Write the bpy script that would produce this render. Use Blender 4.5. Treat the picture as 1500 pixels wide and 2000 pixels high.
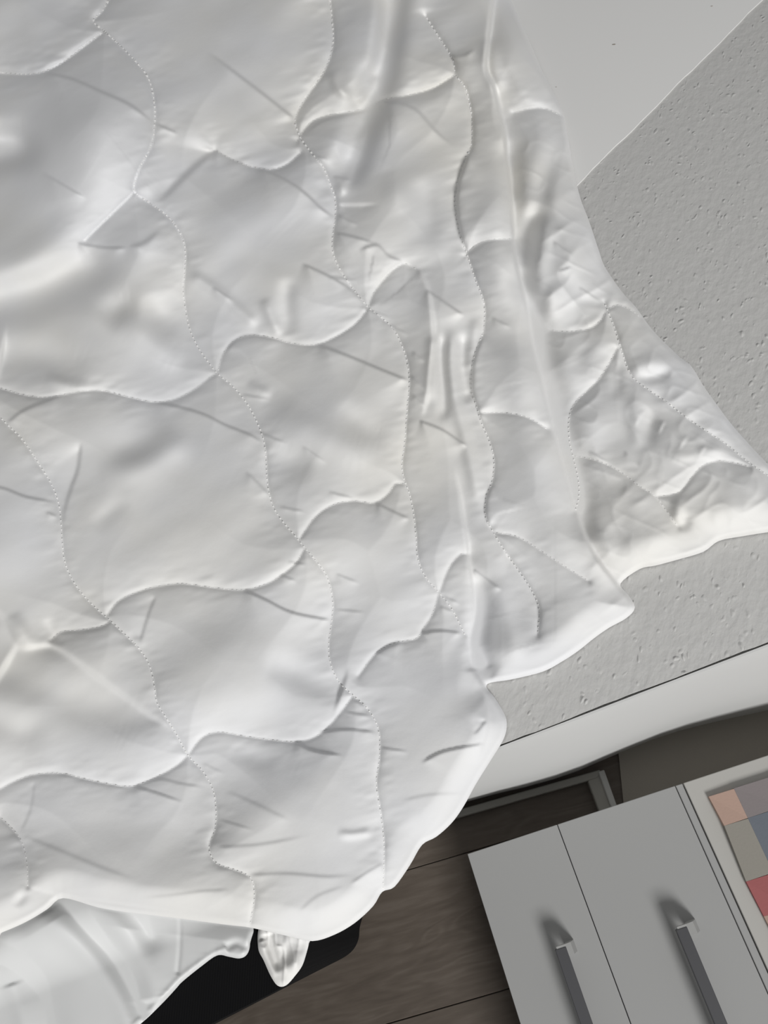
import bpy, bmesh, math, random
import numpy as np
from mathutils import Vector, Matrix

for o in list(bpy.data.objects):
    bpy.data.objects.remove(o)
scene = bpy.context.scene
COL = scene.collection

# ------------------------------------------------------------------ camera
F = 1500.0
_d = np.array([.142, .432, .890]); _d /= np.linalg.norm(_d)      # gravity in camera axes
EZ = -_d
EX = np.array([1., 0, 0]) - _d * _d[0]; EX /= np.linalg.norm(EX)
EY = np.cross(EZ, EX)
R = np.array([EX, EY, EZ])
CAM = np.array([0., 0., 2.1])
cd = bpy.data.cameras.new('camera'); cam = bpy.data.objects.new('camera', cd); COL.objects.link(cam)
cd.sensor_fit = 'VERTICAL'; cd.sensor_height = 36; cd.lens = 36 * F / 2000; cd.clip_start = .02
cx, cy, cz = R @ np.array([1., 0, 0]), R @ np.array([0, -1., 0]), R @ np.array([0, 0, -1.])
cam.matrix_world = Matrix(((cx[0], cy[0], cz[0], CAM[0]), (cx[1], cy[1], cz[1], CAM[1]), (cx[2], cy[2], cz[2], CAM[2]), (0, 0, 0, 1)))
scene.camera = cam

# ------------------------------------------------------------------ light
w = bpy.data.worlds.new('world'); scene.world = w; w.use_nodes = True
bg = w.node_tree.nodes['Background']; bg.inputs[0].default_value = (.99, .995, 1, 1); bg.inputs[1].default_value = .255
ld = bpy.data.lights.new('window_light', 'AREA'); ld.shape = 'RECTANGLE'; ld.size = 2.4; ld.size_y = 2.4
ld.energy = 640; ld.color = (1, .995, .985)
lo = bpy.data.objects.new('window_light', ld); COL.objects.link(lo)
lo.location = (3.2, -5.6, 5.2)
lo.rotation_euler = (Vector((-.1, .9, .6)) - lo.location).to_track_quat('-Z', 'Y').to_euler()
scene.view_settings.view_transform = 'Standard'; scene.view_settings.look = 'None'
scene.view_settings.exposure = -.12; scene.view_settings.gamma = 1; scene.view_settings.use_curve_mapping = False

# ------------------------------------------------------------------ helpers
rng = np.random.default_rng(7); random.seed(7)

def at(u, v, z):
    """point on the horizontal plane z seen at photo position (u, v)"""
    r = R @ np.array([u - 750., v - 1000., F])
    return CAM + r * (z - CAM[2]) / r[2]

def at_many(U, V, Z):
    c = np.stack([U - 750., V - 1000., np.full_like(U, F)], -1)
    r = c @ R.T
    t = (Z - CAM[2]) / r[:, 2]
    return CAM + r * t[:, None], t * F          # points, depth

def tag(o, label=None, cat=None, group=None, kind=None):
    if label: o['label'] = label
    if cat: o['category'] = cat
    if group: o['group'] = group
    if kind: o['kind'] = kind
    return o

def link(name, me, mat, parent=None):
    o = bpy.data.objects.new(name, me); COL.objects.link(o)
    if mat is not None and not me.materials: me.materials.append(mat)
    if parent is not None: o.parent = parent
    return o

def empty(name, loc=(0, 0, 0)):
    o = bpy.data.objects.new(name, None); COL.objects.link(o); o.location = loc; o.empty_display_size = .05
    return o

def prism(name, pts, z0, z1, mat, parent=None, bevel=0., seg=3, smooth=False):
    """closed prism over a world-space polygon; z1 may be a list (one height per corner)"""
    bm = bmesh.new(); n = len(pts)
    zz1 = z1 if isinstance(z1, (list, tuple)) else [z1] * n
    zz0 = z0 if isinstance(z0, (list, tuple)) else [z0] * n
    a = [bm.verts.new((p[0], p[1], z)) for p, z in zip(pts, zz0)]
    b = [bm.verts.new((p[0], p[1], z)) for p, z in zip(pts, zz1)]
    bm.faces.new(a[::-1]); bm.faces.new(b)
    for i in range(n):
        j = (i + 1) % n; bm.faces.new((a[i], a[j], b[j], b[i]))
    bmesh.ops.recalc_face_normals(bm, faces=bm.faces)
    if bevel > 0:
        bmesh.ops.bevel(bm, geom=list(bm.edges), offset=bevel, segments=seg, affect='EDGES', profile=.5)
    me = bpy.data.meshes.new(name); bm.to_mesh(me); bm.free()
    if smooth:
        for p in me.polygons: p.use_smooth = True
    o = link(name, me, mat, None)
    if parent is not None:
        o.parent = parent; o.matrix_parent_inverse = Matrix.Translation(-Vector(parent.location))
    return o

# ------------------------------------------------------------------ materials
def mat(name, col, rough=.6, **kw):
    m = bpy.data.materials.new(name); m.use_nodes = True
    b = m.node_tree.nodes['Principled BSDF']
    b.inputs['Base Color'].default_value = (*col, 1); b.inputs['Roughness'].default_value = rough
    for k, v in kw.items(): b.inputs[k.replace('_', ' ')].default_value = v
    return m, m.node_tree, b

def nd(nt, t, **kw):
    n = nt.nodes.new(t)
    for k, v in kw.items():
        if hasattr(n, k): setattr(n, k, v)
        else: n.inputs[k].default_value = v
    return n

def ramp(nt, src, stops):
    r = nd(nt, 'ShaderNodeValToRGB'); nt.links.new(src, r.inputs[0])
    e = r.color_ramp.elements
    e[0].position, e[0].color = stops[0][0], (*stops[0][1], 1)
    e[1].position, e[1].color = stops[-1][0], (*stops[-1][1], 1)
    for p, c in stops[1:-1]:
        x = e.new(p); x.color = (*c, 1)
    return r

def g(v): return (v, v, v)

def coords(nt, scale=(1, 1, 1), rot=0):
    tc = nd(nt, 'ShaderNodeTexCoord'); mp = nd(nt, 'ShaderNodeMapping')
    mp.inputs['Scale'].default_value = scale; mp.inputs['Rotation'].default_value = (0, 0, rot)
    nt.links.new(tc.outputs['Object'], mp.inputs[0]); return mp.outputs[0]

def coords2(nt, scale, rot):
    a = coords(nt, (1, 1, 1), rot); mp = nd(nt, 'ShaderNodeMapping'); mp.inputs['Scale'].default_value = scale
    nt.links.new(a, mp.inputs[0]); return mp.outputs[0]

# cotton: white with faint cream ageing patches and a fine weave
M_COTTON, nt, b = mat('white_cotton', (.8, .8, .8), .75, Sheen_Weight=.15, Sheen_Roughness=.5)
c = coords(nt)
n1 = nd(nt, 'ShaderNodeTexNoise', Scale=1.9, Detail=3.0, Roughness=.55); nt.links.new(c, n1.inputs['Vector'])
r1 = ramp(nt, n1.outputs['Fac'], [(.38, (.79, .793, .805)), (.54, (.80, .795, .782)), (.70, (.80, .785, .745))])
nt.links.new(r1.outputs[0], b.inputs['Base Color'])
n2 = nd(nt, 'ShaderNodeTexNoise', Scale=34., Detail=5.0, Roughness=.6); nt.links.new(c, n2.inputs['Vector'])
bp = nd(nt, 'ShaderNodeBump', Strength=.08, Distance=.006); nt.links.new(n2.outputs['Fac'], bp.inputs['Height'])
nt.links.new(bp.outputs[0], b.inputs['Normal'])

M_THREAD, _, _ = mat('white_thread', (.84, .835, .82), .6)

M_SATIN, nt, b = mat('white_satin', (.72, .725, .72), .5, Sheen_Weight=.2)
c = coords(nt)
n2 = nd(nt, 'ShaderNodeTexNoise', Scale=9., Detail=3.0); nt.links.new(c, n2.inputs['Vector'])
bp = nd(nt, 'ShaderNodeBump', Strength=.05, Distance=.01); nt.links.new(n2.outputs['Fac'], bp.inputs['Height'])
nt.links.new(bp.outputs[0], b.inputs['Normal'])

# rough plaster: grey-white with scattered pits and little raised crumbs
M_ROUGH, nt, b = mat('rough_plaster', (.565, .56, .545), .85)
c = coords2(nt, (.68, 1.1, 1), -1.2)
nw = nd(nt, 'ShaderNodeTexNoise', Scale=26., Detail=2.0); nt.links.new(c, nw.inputs['Vector'])
mx = nd(nt, 'ShaderNodeVectorMath', operation='MULTIPLY_ADD'); nt.links.new(nw.outputs['Color'], mx.inputs[0])
mx.inputs[1].default_value = (.03, .03, 0); nt.links.new(c, mx.inputs[2])
vo = nd(nt, 'ShaderNodeTexVoronoi', Scale=70.); nt.links.new(mx.outputs[0], vo.inputs['Vector'])
rp = ramp(nt, vo.outputs['Distance'], [(0, g(1)), (.10, g(.8)), (.34, g(0))])
nz = nd(nt, 'ShaderNodeTexNoise', Scale=30., Detail=1.0); nt.links.new(c, nz.inputs['Vector'])
rm = ramp(nt, nz.outputs['Fac'], [(.44, g(0)), (.66, g(1))])
pm = nd(nt, 'ShaderNodeMath', operation='MULTIPLY'); nt.links.new(rp.outputs[0], pm.inputs[0]); nt.links.new(rm.outputs[0], pm.inputs[1])
nf = nd(nt, 'ShaderNodeTexNoise', Scale=55., Detail=3.0); nt.links.new(c, nf.inputs['Vector'])
cm = nd(nt, 'ShaderNodeMath', operation='MULTIPLY_ADD'); nt.links.new(nf.outputs['Fac'], cm.inputs[0]); cm.inputs[1].default_value = .8
sg = nd(nt, 'ShaderNodeMath', operation='MULTIPLY'); nt.links.new(pm.outputs[0], sg.inputs[0]); sg.inputs[1].default_value = 1.0
nt.links.new(sg.outputs[0], cm.inputs[2])
bp = nd(nt, 'ShaderNodeBump', Strength=.5, Distance=.006); nt.links.new(cm.outputs[0], bp.inputs['Height'])
nt.links.new(bp.outputs[0], b.inputs['Normal'])

M_SMOOTH, nt, b = mat('smooth_plaster', (.55, .55, .54), .7)
c = coords(nt)
n2 = nd(nt, 'ShaderNodeTexNoise', Scale=22., Detail=5.0); nt.links.new(c, n2.inputs['Vector'])
bp = nd(nt, 'ShaderNodeBump', Strength=.15, Distance=.004); nt.links.new(n2.outputs['Fac'], bp.inputs['Height'])
nt.links.new(bp.outputs[0], b.inputs['Normal'])

M_PAINT, nt, b = mat('white_wall_paint', (.84, .835, .82), .7)
# brown-grey laminate with stretched grain and swirls
M_WOOD, nt, b = mat('brown_laminate', (.1, .08, .07), .55)
tc = nd(nt, 'ShaderNodeTexCoord'); oi = nd(nt, 'ShaderNodeObjectInfo')
ad = nd(nt, 'ShaderNodeVectorMath', operation='MULTIPLY_ADD')
cb = nd(nt, 'ShaderNodeCombineXYZ'); nt.links.new(oi.outputs['Random'], cb.inputs[0]); nt.links.new(oi.outputs['Random'], cb.inputs[1])
nt.links.new(cb.outputs[0], ad.inputs[0]); ad.inputs[1].default_value = (17, 9, 0); nt.links.new(tc.outputs['Object'], ad.inputs[2])
mp = nd(nt, 'ShaderNodeMapping'); mp.inputs['Scale'].default_value = (1.6, 7., 1); nt.links.new(ad.outputs[0], mp.inputs[0])
nn = nd(nt, 'ShaderNodeTexNoise', Scale=1.6, Detail=2., Distortion=.8); nt.links.new(mp.outputs[0], nn.inputs['Vector'])
wv = nd(nt, 'ShaderNodeMath', operation='MULTIPLY'); nt.links.new(nn.outputs['Fac'], wv.inputs[0]); wv.inputs[1].default_value = 46.
sn = nd(nt, 'ShaderNodeMath', operation='SINE'); nt.links.new(wv.outputs[0], sn.inputs[0])
mp2 = nd(nt, 'ShaderNodeMapping'); mp2.inputs['Scale'].default_value = (4., 34., 1); nt.links.new(ad.outputs[0], mp2.inputs[0])
nf = nd(nt, 'ShaderNodeTexNoise', Scale=2., Detail=5., Roughness=.6); nt.links.new(mp2.outputs[0], nf.inputs['Vector'])
m1 = nd(nt, 'ShaderNodeMath', operation='MULTIPLY_ADD'); nt.links.new(sn.outputs[0], m1.inputs[0]); m1.inputs[1].default_value = .09
nt.links.new(nf.outputs['Fac'], m1.inputs[2])
m2 = nd(nt, 'ShaderNodeMath', operation='MULTIPLY_ADD'); nt.links.new(nn.outputs['Fac'], m2.inputs[0]); m2.inputs[1].default_value = .55
nt.links.new(m1.outputs[0], m2.inputs[2])
rw = ramp(nt, m2.outputs[0], [(.5, (.068, .052, .039)), (.78, (.088, .069, .053)), (1.0, (.110, .089, .071))])
nt.links.new(rw.outputs[0], b.inputs['Base Color'])

M_JOINT, _, _ = mat('dark_joint', (.02, .016, .013), .9)
M_LACQ, nt, b = mat('white_lacquer', (.335, .335, .33), .45)
M_CARC, nt, b = mat('white_carcass', (.44, .44, .425), .5)
M_PANEL, nt, b = mat('warm_white_panel', (.43, .42, .395), .6)
M_BAR, nt, b = mat('dark_grey_metal', (.085, .085, .09), .45, Metallic=.3)
M_FOOT, nt, b = mat('satin_grey_metal', (.42, .42, .41), .4, Metallic=.3)
M_FRAME, nt, b = mat('grey_white_frame', (.30, .29, .265), .6)
M_MAT, nt, b = mat('taupe_felt', (.30, .275, .24), .95)
c = coords(nt); n2 = nd(nt, 'ShaderNodeTexNoise', Scale=160., Detail=2.); nt.links.new(c, n2.inputs['Vector'])
bp = nd(nt, 'ShaderNodeBump', Strength=.2, Distance=.002); nt.links.new(n2.outputs['Fac'], bp.inputs['Height']); nt.links.new(bp.outputs[0], b.inputs['Normal'])

M_BLACK, nt, b = mat('black_ribbed_fabric', (.004, .004, .0045), .9, Specular_IOR_Level=.15)
c = coords(nt); wv = nd(nt, 'ShaderNodeTexWave', Scale=70.); wv.bands_direction = 'X'; nt.links.new(c, wv.inputs['Vector'])
bp = nd(nt, 'ShaderNodeBump', Strength=.25, Distance=.002); nt.links.new(wv.outputs['Fac'], bp.inputs['Height']); nt.links.new(bp.outputs[0], b.inputs['Normal'])

def patch_mat(name, col):
    m, nt, b = mat(name, col, .9)
    c = coords(nt); n2 = nd(nt, 'ShaderNodeTexNoise', Scale=220., Detail=1.); nt.links.new(c, n2.inputs['Vector'])
    bp = nd(nt, 'ShaderNodeBump', Strength=.25, Distance=.001); nt.links.new(n2.outputs['Fac'], bp.inputs['Height']); nt.links.new(bp.outputs[0], b.inputs['Normal'])
    return m

# ------------------------------------------------------------------ setting
ZL = .63                                     # top of the low plastered ledge
# near edge of the ledge, seen from (990,1450) to (1500,1255)
E0, E1 = at(990, 1450, ZL), at(1500, 1255, ZL)
eD = (E1 - E0)[:2]; eD /= np.linalg.norm(eD); eN = np.array([eD[1], -eD[0]])      # eN points off the ledge (towards the floor side)
W0, W1 = at(1140, 350, ZL), at(1490, 0, ZL)
wD = (W1 - W0)[:2]; wD /= np.linalg.norm(wD)

def smoothline_(*p): return p

def along(p, dvec, t): return np.array([p[0] + dvec[0] * t, p[1] + dvec[1] * t])

floor_o = prism('floor', [(-3.6, -1.6), (2.6, -1.6), (2.6, 1.6), (-3.6, 1.6)], -.06, -.0035, M_JOINT)
tag(floor_o, 'brown laminate plank floor between ledge, bench and white cabinets', None, kind='structure')
# planks run parallel to the cabinet's end edge
q0, q1 = at(793, 1700, 0), at(920, 1663, 0)
pd = (q1 - q0)[:2]; pd /= np.linalg.norm(pd); pn = np.array([-pd[1], pd[0]])
PW, PL = .30, 1.6
pme = None
ang = math.atan2(pd[1], pd[0])
bm = bmesh.new()
bmesh.ops.create_cube(bm, size=1.0, matrix=Matrix.Translation((PL / 2, PW / 2, -.012)) @ Matrix.Diagonal((PL - .0016, PW - .0016, .024, 1)))
bmesh.ops.bevel(bm, geom=[e for e in bm.edges if all(v.co.z > -.001 for v in e.verts)], offset=.0012, segments=1, affect='EDGES')
pme = bpy.data.meshes.new('plank'); bm.to_mesh(pme); bm.free(); pme.materials.append(M_WOOD)
for row in range(-5, 3):
    off = [0., .1, -.1][row % 3] * PL
    for k in range(-2, 2):
        p = along(along(q0, pn, row * PW), pd, k * PL + off - .62)
        cx_ = p + pd * PL / 2 + pn * PW / 2
        if not (-2.2 < cx_[0] < 2.0 and -1.6 < cx_[1] < .95): continue
        o = link('plank', pme, None, floor_o); o.location = (p[0], p[1], 0); o.rotation_euler = (0, 0, ang)

# low ledge: rough plaster slab top over a smooth white body whose near face slopes out a little
LEFT = along(E0, eD, -2.6); RIGHT = along(E0, eD, 1.5)
wl = along(W0, wD, -.9); wr = along(W0, wD, 1.4)
back = [np.array([1.9, 3.9]), np.array([-3.6, 4.6])]
ledge = tag(empty('wall_ledge', (E0[0], E0[1], 0)), 'low white ledge with rough pitted plaster top under the quilt', None, kind='structure')

_bl = [at(u, v, 0.)[:2] - E0[:2] for u, v in smoothline_((700, 1640), (880, 1577), (960, 1553), (1060, 1529), (1130, 1505), (1200, 1474), (1300, 1434), (1400, 1408), (1500, 1388), (1700, 1345))]
BT = np.array([np.dot(p, eD) for p in _bl]); BQ = np.array([np.dot(p, eN) for p in _bl])
def ledge_profile():
    # cross section (distance off the edge line, height): smooth rounded front face
    prof = [(.001, ZL - .012), (.002, ZL - .001), (.006, ZL - .002), (.013, ZL - .016), (.02, ZL - .06), (.027, ZL - .15), (.03, ZL - .25), (.028, .30), (.02, .16), (.008, .07), (0., 0.0)]
    ts = np.linspace(-2.6, 1.5, 60)
    vs, fs = [], []
    for t in ts:
        wob = .0015 * math.sin(t * 5.1) + .001 * math.sin(t * 11.7 + 1)
        qb = float(np.clip(np.interp(t, BT, BQ), 0, .2))
        for (q, z) in prof:
            if z < ZL - .005: q = q * .5 + qb * (1 - z / ZL) ** .8
            p = along(along(E0, eD, t), eN, q + wob * (1 if z < ZL - .005 else .3))
            vs.append((p[0], p[1], z))
        p = along(along(E0, eD, t), eN, -.3); vs.append((p[0], p[1], 0)); vs.append((p[0], p[1], ZL - .031))
    m = len(prof) + 2
    for i in range(len(ts) - 1):
        for j in range(m):
            k = (j + 1) % m
            fs.append((i * m + j, (i + 1) * m + j, (i + 1) * m + k, i * m + k))
    fs.append(tuple(range(m))); fs.append(tuple(range((len(ts) - 1) * m, len(ts) * m))[::-1])
    me = bpy.data.meshes.new('smooth_front'); me.from_pydata(vs, [], fs); me.update()
    bm = bmesh.new(); bm.from_mesh(me); bmesh.ops.recalc_face_normals(bm, faces=bm.faces); bm.to_mesh(me); bm.free()
    for p in me.polygons: p.use_smooth = True
    o = link('smooth_front', me, M_SMOOTH); o.parent = ledge; o.matrix_parent_inverse = Matrix.Translation(-Vector(ledge.location))
    try: me.set_sharp_from_angle(angle=math.radians(50))
    except Exception: pass
ledge_profile()
# rough slab: irregular broken front edge
edge_pts = []
for t in np.linspace(-2.6, 1.5, 180):
    j = random.uniform(-.0012, .0012) + .001 * math.sin(t * 23)
    edge_pts.append(along(along(E0, eD, t), eN, j * .7 - .0008))
slab = prism('rough_top', edge_pts + back, ZL - .03, ZL, M_ROUGH, ledge)

# smooth plastered part of the ledge top, a hair prouder than the rough part
nW = np.array([-wD[1], wD[0]])
if np.dot(nW, np.array([0, 0]) - W0[:2]) > 0: nW = -nW
se = []
for t in np.linspace(-.9, 1.5, 70):
    se.append(along(along(W0, wD, t), nW, .0015 * math.sin(t * 19) + random.uniform(-.0012, .0012)))
smooth_top = prism('smooth_top', se + [along(se[-1], nW, 2.2), along(se[0], nW, 2.2)], ZL - .03, ZL + .0035, M_PAINT, ledge)
for (u, v, sz) in ((1199, 87, .004), (1086, 170, .0018), (1390, 12, .0025)):
    p = at(u, v, ZL + .0035)
    bm = bmesh.new(); bmesh.ops.create_icosphere(bm, subdivisions=1, radius=sz)
    bmesh.ops.scale(bm, vec=(1.5, .7, .4), verts=bm.verts); bmesh.ops.translate(bm, vec=p, verts=bm.verts)
    me = bpy.data.meshes.new('paint_chip'); bm.to_mesh(me); bm.free()
    link('paint_chip', me, M_MAT, smooth_top)

# ------------------------------------------------------------------ height-field cloth tools
def smoothline(pts, n=5):
    P = np.array(pts, float)
    if len(P) < 3: 
        t = np.linspace(0, 1, n + 1)[:, None]; return P[0] * (1 - t) + P[-1] * t
    out = []
    Q = np.vstack([2 * P[0] - P[1], P, 2 * P[-1] - P[-2]])
    for i in range(1, len(Q) - 2):
        a, b_, c_, d_ = Q[i - 1], Q[i], Q[i + 1], Q[i + 2]
        for t in np.linspace(0, 1, n, endpoint=False):
            out.append(.5 * ((2 * b_) + (-a + c_) * t + (2 * a - 5 * b_ + 4 * c_ - d_) * t * t + (-a + 3 * b_ - 3 * c_ + d_) * t ** 3))
    out.append(P[-1]); return np.array(out)

def linedist(U, V, L):
    """distance, sign (+ = right hand side travelling along the line on screen), position 0..1"""
    best = np.full(U.shape, 1e9); sgn = np.ones(U.shape); tt = np.zeros(U.shape)
    seg = np.diff(L, axis=0); ln = np.hypot(seg[:, 0], seg[:, 1]) + 1e-9; cum = np.r_[0, np.cumsum(ln)]
    for i in range(len(seg)):
        dx, dy = U - L[i, 0], V - L[i, 1]
        t = np.clip((dx * seg[i, 0] + dy * seg[i, 1]) / ln[i] ** 2, 0, 1)
        ex, ey = dx - t * seg[i, 0], dy - t * seg[i, 1]
        dd = np.hypot(ex, ey); m = dd < best
        best[m] = dd[m]; sgn[m] = np.where(seg[i, 0] * ey[m] - seg[i, 1] * ex[m] >= 0, 1, -1)
        tt[m] = (cum[i] + t[m] * ln[i]) / cum[-1]
    return best, sgn, tt

def inside(U, V, P):
    r = np.zeros(U.shape, bool); n = len(P)
    for i in range(n):
        x0, y0 = P[i]; x1, y1 = P[(i + 1) % n]
        if y0 == y1: continue
        c_ = ((y0 > V) != (y1 > V)) & (U < (x1 - x0) * (V - y0) / (y1 - y0) + x0)
        r ^= c_
    return r

def vnoise(U, V, s, seed, sx=1., sy=1., rot=0.):
    """smooth value noise, about -1..1, feature size s pixels"""
    ca, sa = math.cos(rot), math.sin(rot)
    x = (U * ca + V * sa) / (s * sx) + 100.; y = (-U * sa + V * ca) / (s * sy) + 100.
    T = np.random.default_rng(seed).uniform(-1, 1, (256, 256))
    xi, yi = np.floor(x).astype(int), np.floor(y).astype(int); fx, fy = x - xi, y - yi
    fx = fx * fx * fx * (fx * (fx * 6 - 15) + 10); fy = fy * fy * fy * (fy * (fy * 6 - 15) + 10)
    a = T[xi % 256, yi % 256]; b_ = T[(xi + 1) % 256, yi % 256]; c_ = T[xi % 256, (yi + 1) % 256]; d_ = T[(xi + 1) % 256, (yi + 1) % 256]
    return (a * (1 - fx) + b_ * fx) * (1 - fy) + (c_ * (1 - fx) + d_ * fx) * fy

def crease(H, U, V, pts, kind, a, wd, L=60., taper=(.15, .15)):
    """add a fold to H in place. kinds: ridge, valley, step (right hand side raised, fading over L)"""
    if kind != 'step': wd = wd * 1.35
    line = smoothline(pts); mar = max(3 * wd, 3.2 * L if kind == 'step' else 0)
    m = (U > line[:, 0].min() - mar) & (U < line[:, 0].max() + mar) & (V > line[:, 1].min() - mar) & (V < line[:, 1].max() + mar)
    if not m.any(): return
    d_, s_, t_ = linedist(U[m], V[m], line)
    env = np.ones_like(t_)
    length = np.hypot(*np.diff(line, axis=0).T).sum()
    wide = (.9 * d_ if kind == 'step' else 0)
    if taper[0] > 0: env = env * np.clip(t_ * length / (taper[0] * length + wide), 0, 1)
    if taper[1] > 0: env = env * np.clip((1 - t_) * length / (taper[1] * length + wide), 0, 1)
    env = env * env * (3 - 2 * env)
    if kind != 'step':
        tp = min(.5, max(.12, 1.4 * wd / length * 2))
        e2 = np.clip(np.minimum(t_ / tp if taper[0] > .08 else 1, (1 - t_) / tp if taper[1] > .08 else 1), 0, 1); env = env * (e2 * e2 * (3 - 2 * e2))
        a = a * (1.5 if wd >= 27 else 1.2)
    else: a = a * (1.15 if line[:, 1].mean() < 1480 else .65); wd = wd * .85
    if kind == 'ridge': h = a * np.exp(-(d_ / wd) ** 2)
    elif kind == 'valley': h = -a * np.exp(-(d_ / wd) ** 2)
    else:
        sd = d_ * s_
        h = a / (1 + np.exp(np.clip(-sd / wd * 2, -40, 40))) * np.exp(-np.maximum(sd, 0) / L)
    H[m] += h * env

def cloth(name, outline, step, zbase, hfun, material, parent, skirt):
    """real cloth surface with its own relief, hem and thickness, resting on zbase"""
    O = np.array(outline, float)
    us = np.arange(O[:, 0].min() - step, O[:, 0].max() + 2 * step, step); vs = np.arange(O[:, 1].min() - step, O[:, 1].max() + 2 * step, step)
    GU, GV = np.meshgrid(us, vs); nr, nc = GU.shape
    U, V = GU.ravel().copy(), GV.ravel().copy()
    ins = inside(U, V, O)
    I2 = ins.reshape(nr, nc)
    cell = I2[:-1, :-1] | I2[1:, :-1] | I2[:-1, 1:] | I2[1:, 1:]
    r_, c_ = np.nonzero(cell)
    quads = np.stack([r_ * nc + c_, (r_ + 1) * nc + c_, (r_ + 1) * nc + c_ + 1, r_ * nc + c_ + 1], 1)
    used = np.unique(quads)
    # snap the outer ring of grid points onto the hem line
    CO = np.vstack([O, O[:1]])
    outm = used[~ins[used]]
    pu, pv = U[outm], V[outm]; best = np.full(pu.shape, 1e9); bu, bv = pu.copy(), pv.copy()
    for i in range(len(CO) - 1):
        ax, ay = CO[i]; sx, sy = CO[i + 1] - CO[i]; l2 = sx * sx + sy * sy + 1e-9
        t = np.clip(((pu - ax) * sx + (pv - ay) * sy) / l2, 0, 1); qx, qy = ax + t * sx, ay + t * sy
        dd = (pu - qx) ** 2 + (pv - qy) ** 2; m = dd < best; best[m] = dd[m]; bu[m] = qx[m]; bv[m] = qy[m]
    U[outm], V[outm] = bu, bv
    U, V = U[used], V[used]
    ed = linedist(U, V, CO)[0]
    Z0 = zbase(U, V) if callable(zbase) else np.full(U.shape, zbase)
    P0, depth = at_many(U, V, Z0)
    Hm = hfun(U, V, ed) * depth / F
    P, _ = at_many(U, V, Z0 + Hm)
    remap = np.full(nr * nc, -1); remap[used] = np.arange(len(used)); quads = remap[quads]
    # hem: boundary edges dropped to the support
    e = np.concatenate([quads[:, [0, 1]], quads[:, [1, 2]], quads[:, [2, 3]], quads[:, [3, 0]]])
    key = np.sort(e, 1); k = key[:, 0].astype(np.int64) * len(used) + key[:, 1]
    _, idx, cnt = np.unique(k, return_index=True, return_counts=True)
    be = e[idx[cnt == 1]]
    bv_ = np.unique(be); low = P[bv_].copy(); low[:, 2] -= skirt; nb = {v: len(P) + i for i, v in enumerate(bv_)}
    P = np.vstack([P, low])
    sk = np.array([(a2, nb[a2], nb[b2], b2) for a2, b2 in be])
    quads = np.vstack([quads, sk])
    me = bpy.data.meshes.new(name)
    me.vertices.add(len(P)); me.vertices.foreach_set('co', P.ravel())
    me.loops.add(len(quads) * 4); me.loops.foreach_set('vertex_index', quads.ravel().astype(np.int32))
    me.polygons.add(len(quads)); me.polygons.foreach_set('loop_start', np.arange(len(quads)) * 4); me.polygons.foreach_set('loop_total', np.full(len(quads), 4))
    me.polygons.foreach_set('use_smooth', np.ones(len(quads), bool))
    me.update(calc_edges=True); me.validate()
    me.materials.append(material)
    o = link(name, me, None)
    if parent is not None:
        o.parent = parent; o.matrix_parent_inverse = Matrix.Translation(-Vector(parent.location))
    return o

# ------------------------------------------------------------------ quilt
OUT = [(-120, -90), (950, -90), (985, -30), (1000, 5), (1030, 70), (1060, 140), (1095, 210), (1110, 270), (1118, 320), (1133, 385), (1150, 430),
       (1170, 490), (1182, 522), (1215, 570), (1242, 600), (1275, 645), (1320, 690), (1350, 715), (1375, 755), (1400, 790), (1430, 830), (1470, 875),
       (1505, 912), (1560, 970), (1570, 1028), (1500, 1038), (1450, 1046), (1405, 1055), (1375, 1076), (1330, 1090), (1282, 1103), (1250, 1110),
       (1212, 1139), (1226, 1160), (1240, 1186), (1224, 1206), (1190, 1225), (1160, 1246), (1130, 1270), (1098, 1291), (1060, 1311), (1000, 1326), (950, 1336),
       (966, 1362), (982, 1388), (990, 1412), (984, 1442), (960, 1482), (930, 1530), (905, 1575), (882, 1607), (852, 1634), (824, 1650), (800, 1690),
       (770, 1732), (746, 1742), (728, 1770), (692, 1803), (652, 1826), (610, 1838), (560, 1828), (490, 1812), (440, 1806), (350, 1794), (250, 1782), (190, 1772), (122, 1754),
       (90, 1776), (50, 1800), (0, 1822), (-120, 1868)]
OUTS = smoothline(OUT + [OUT[0]], 4)[:-1]

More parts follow.
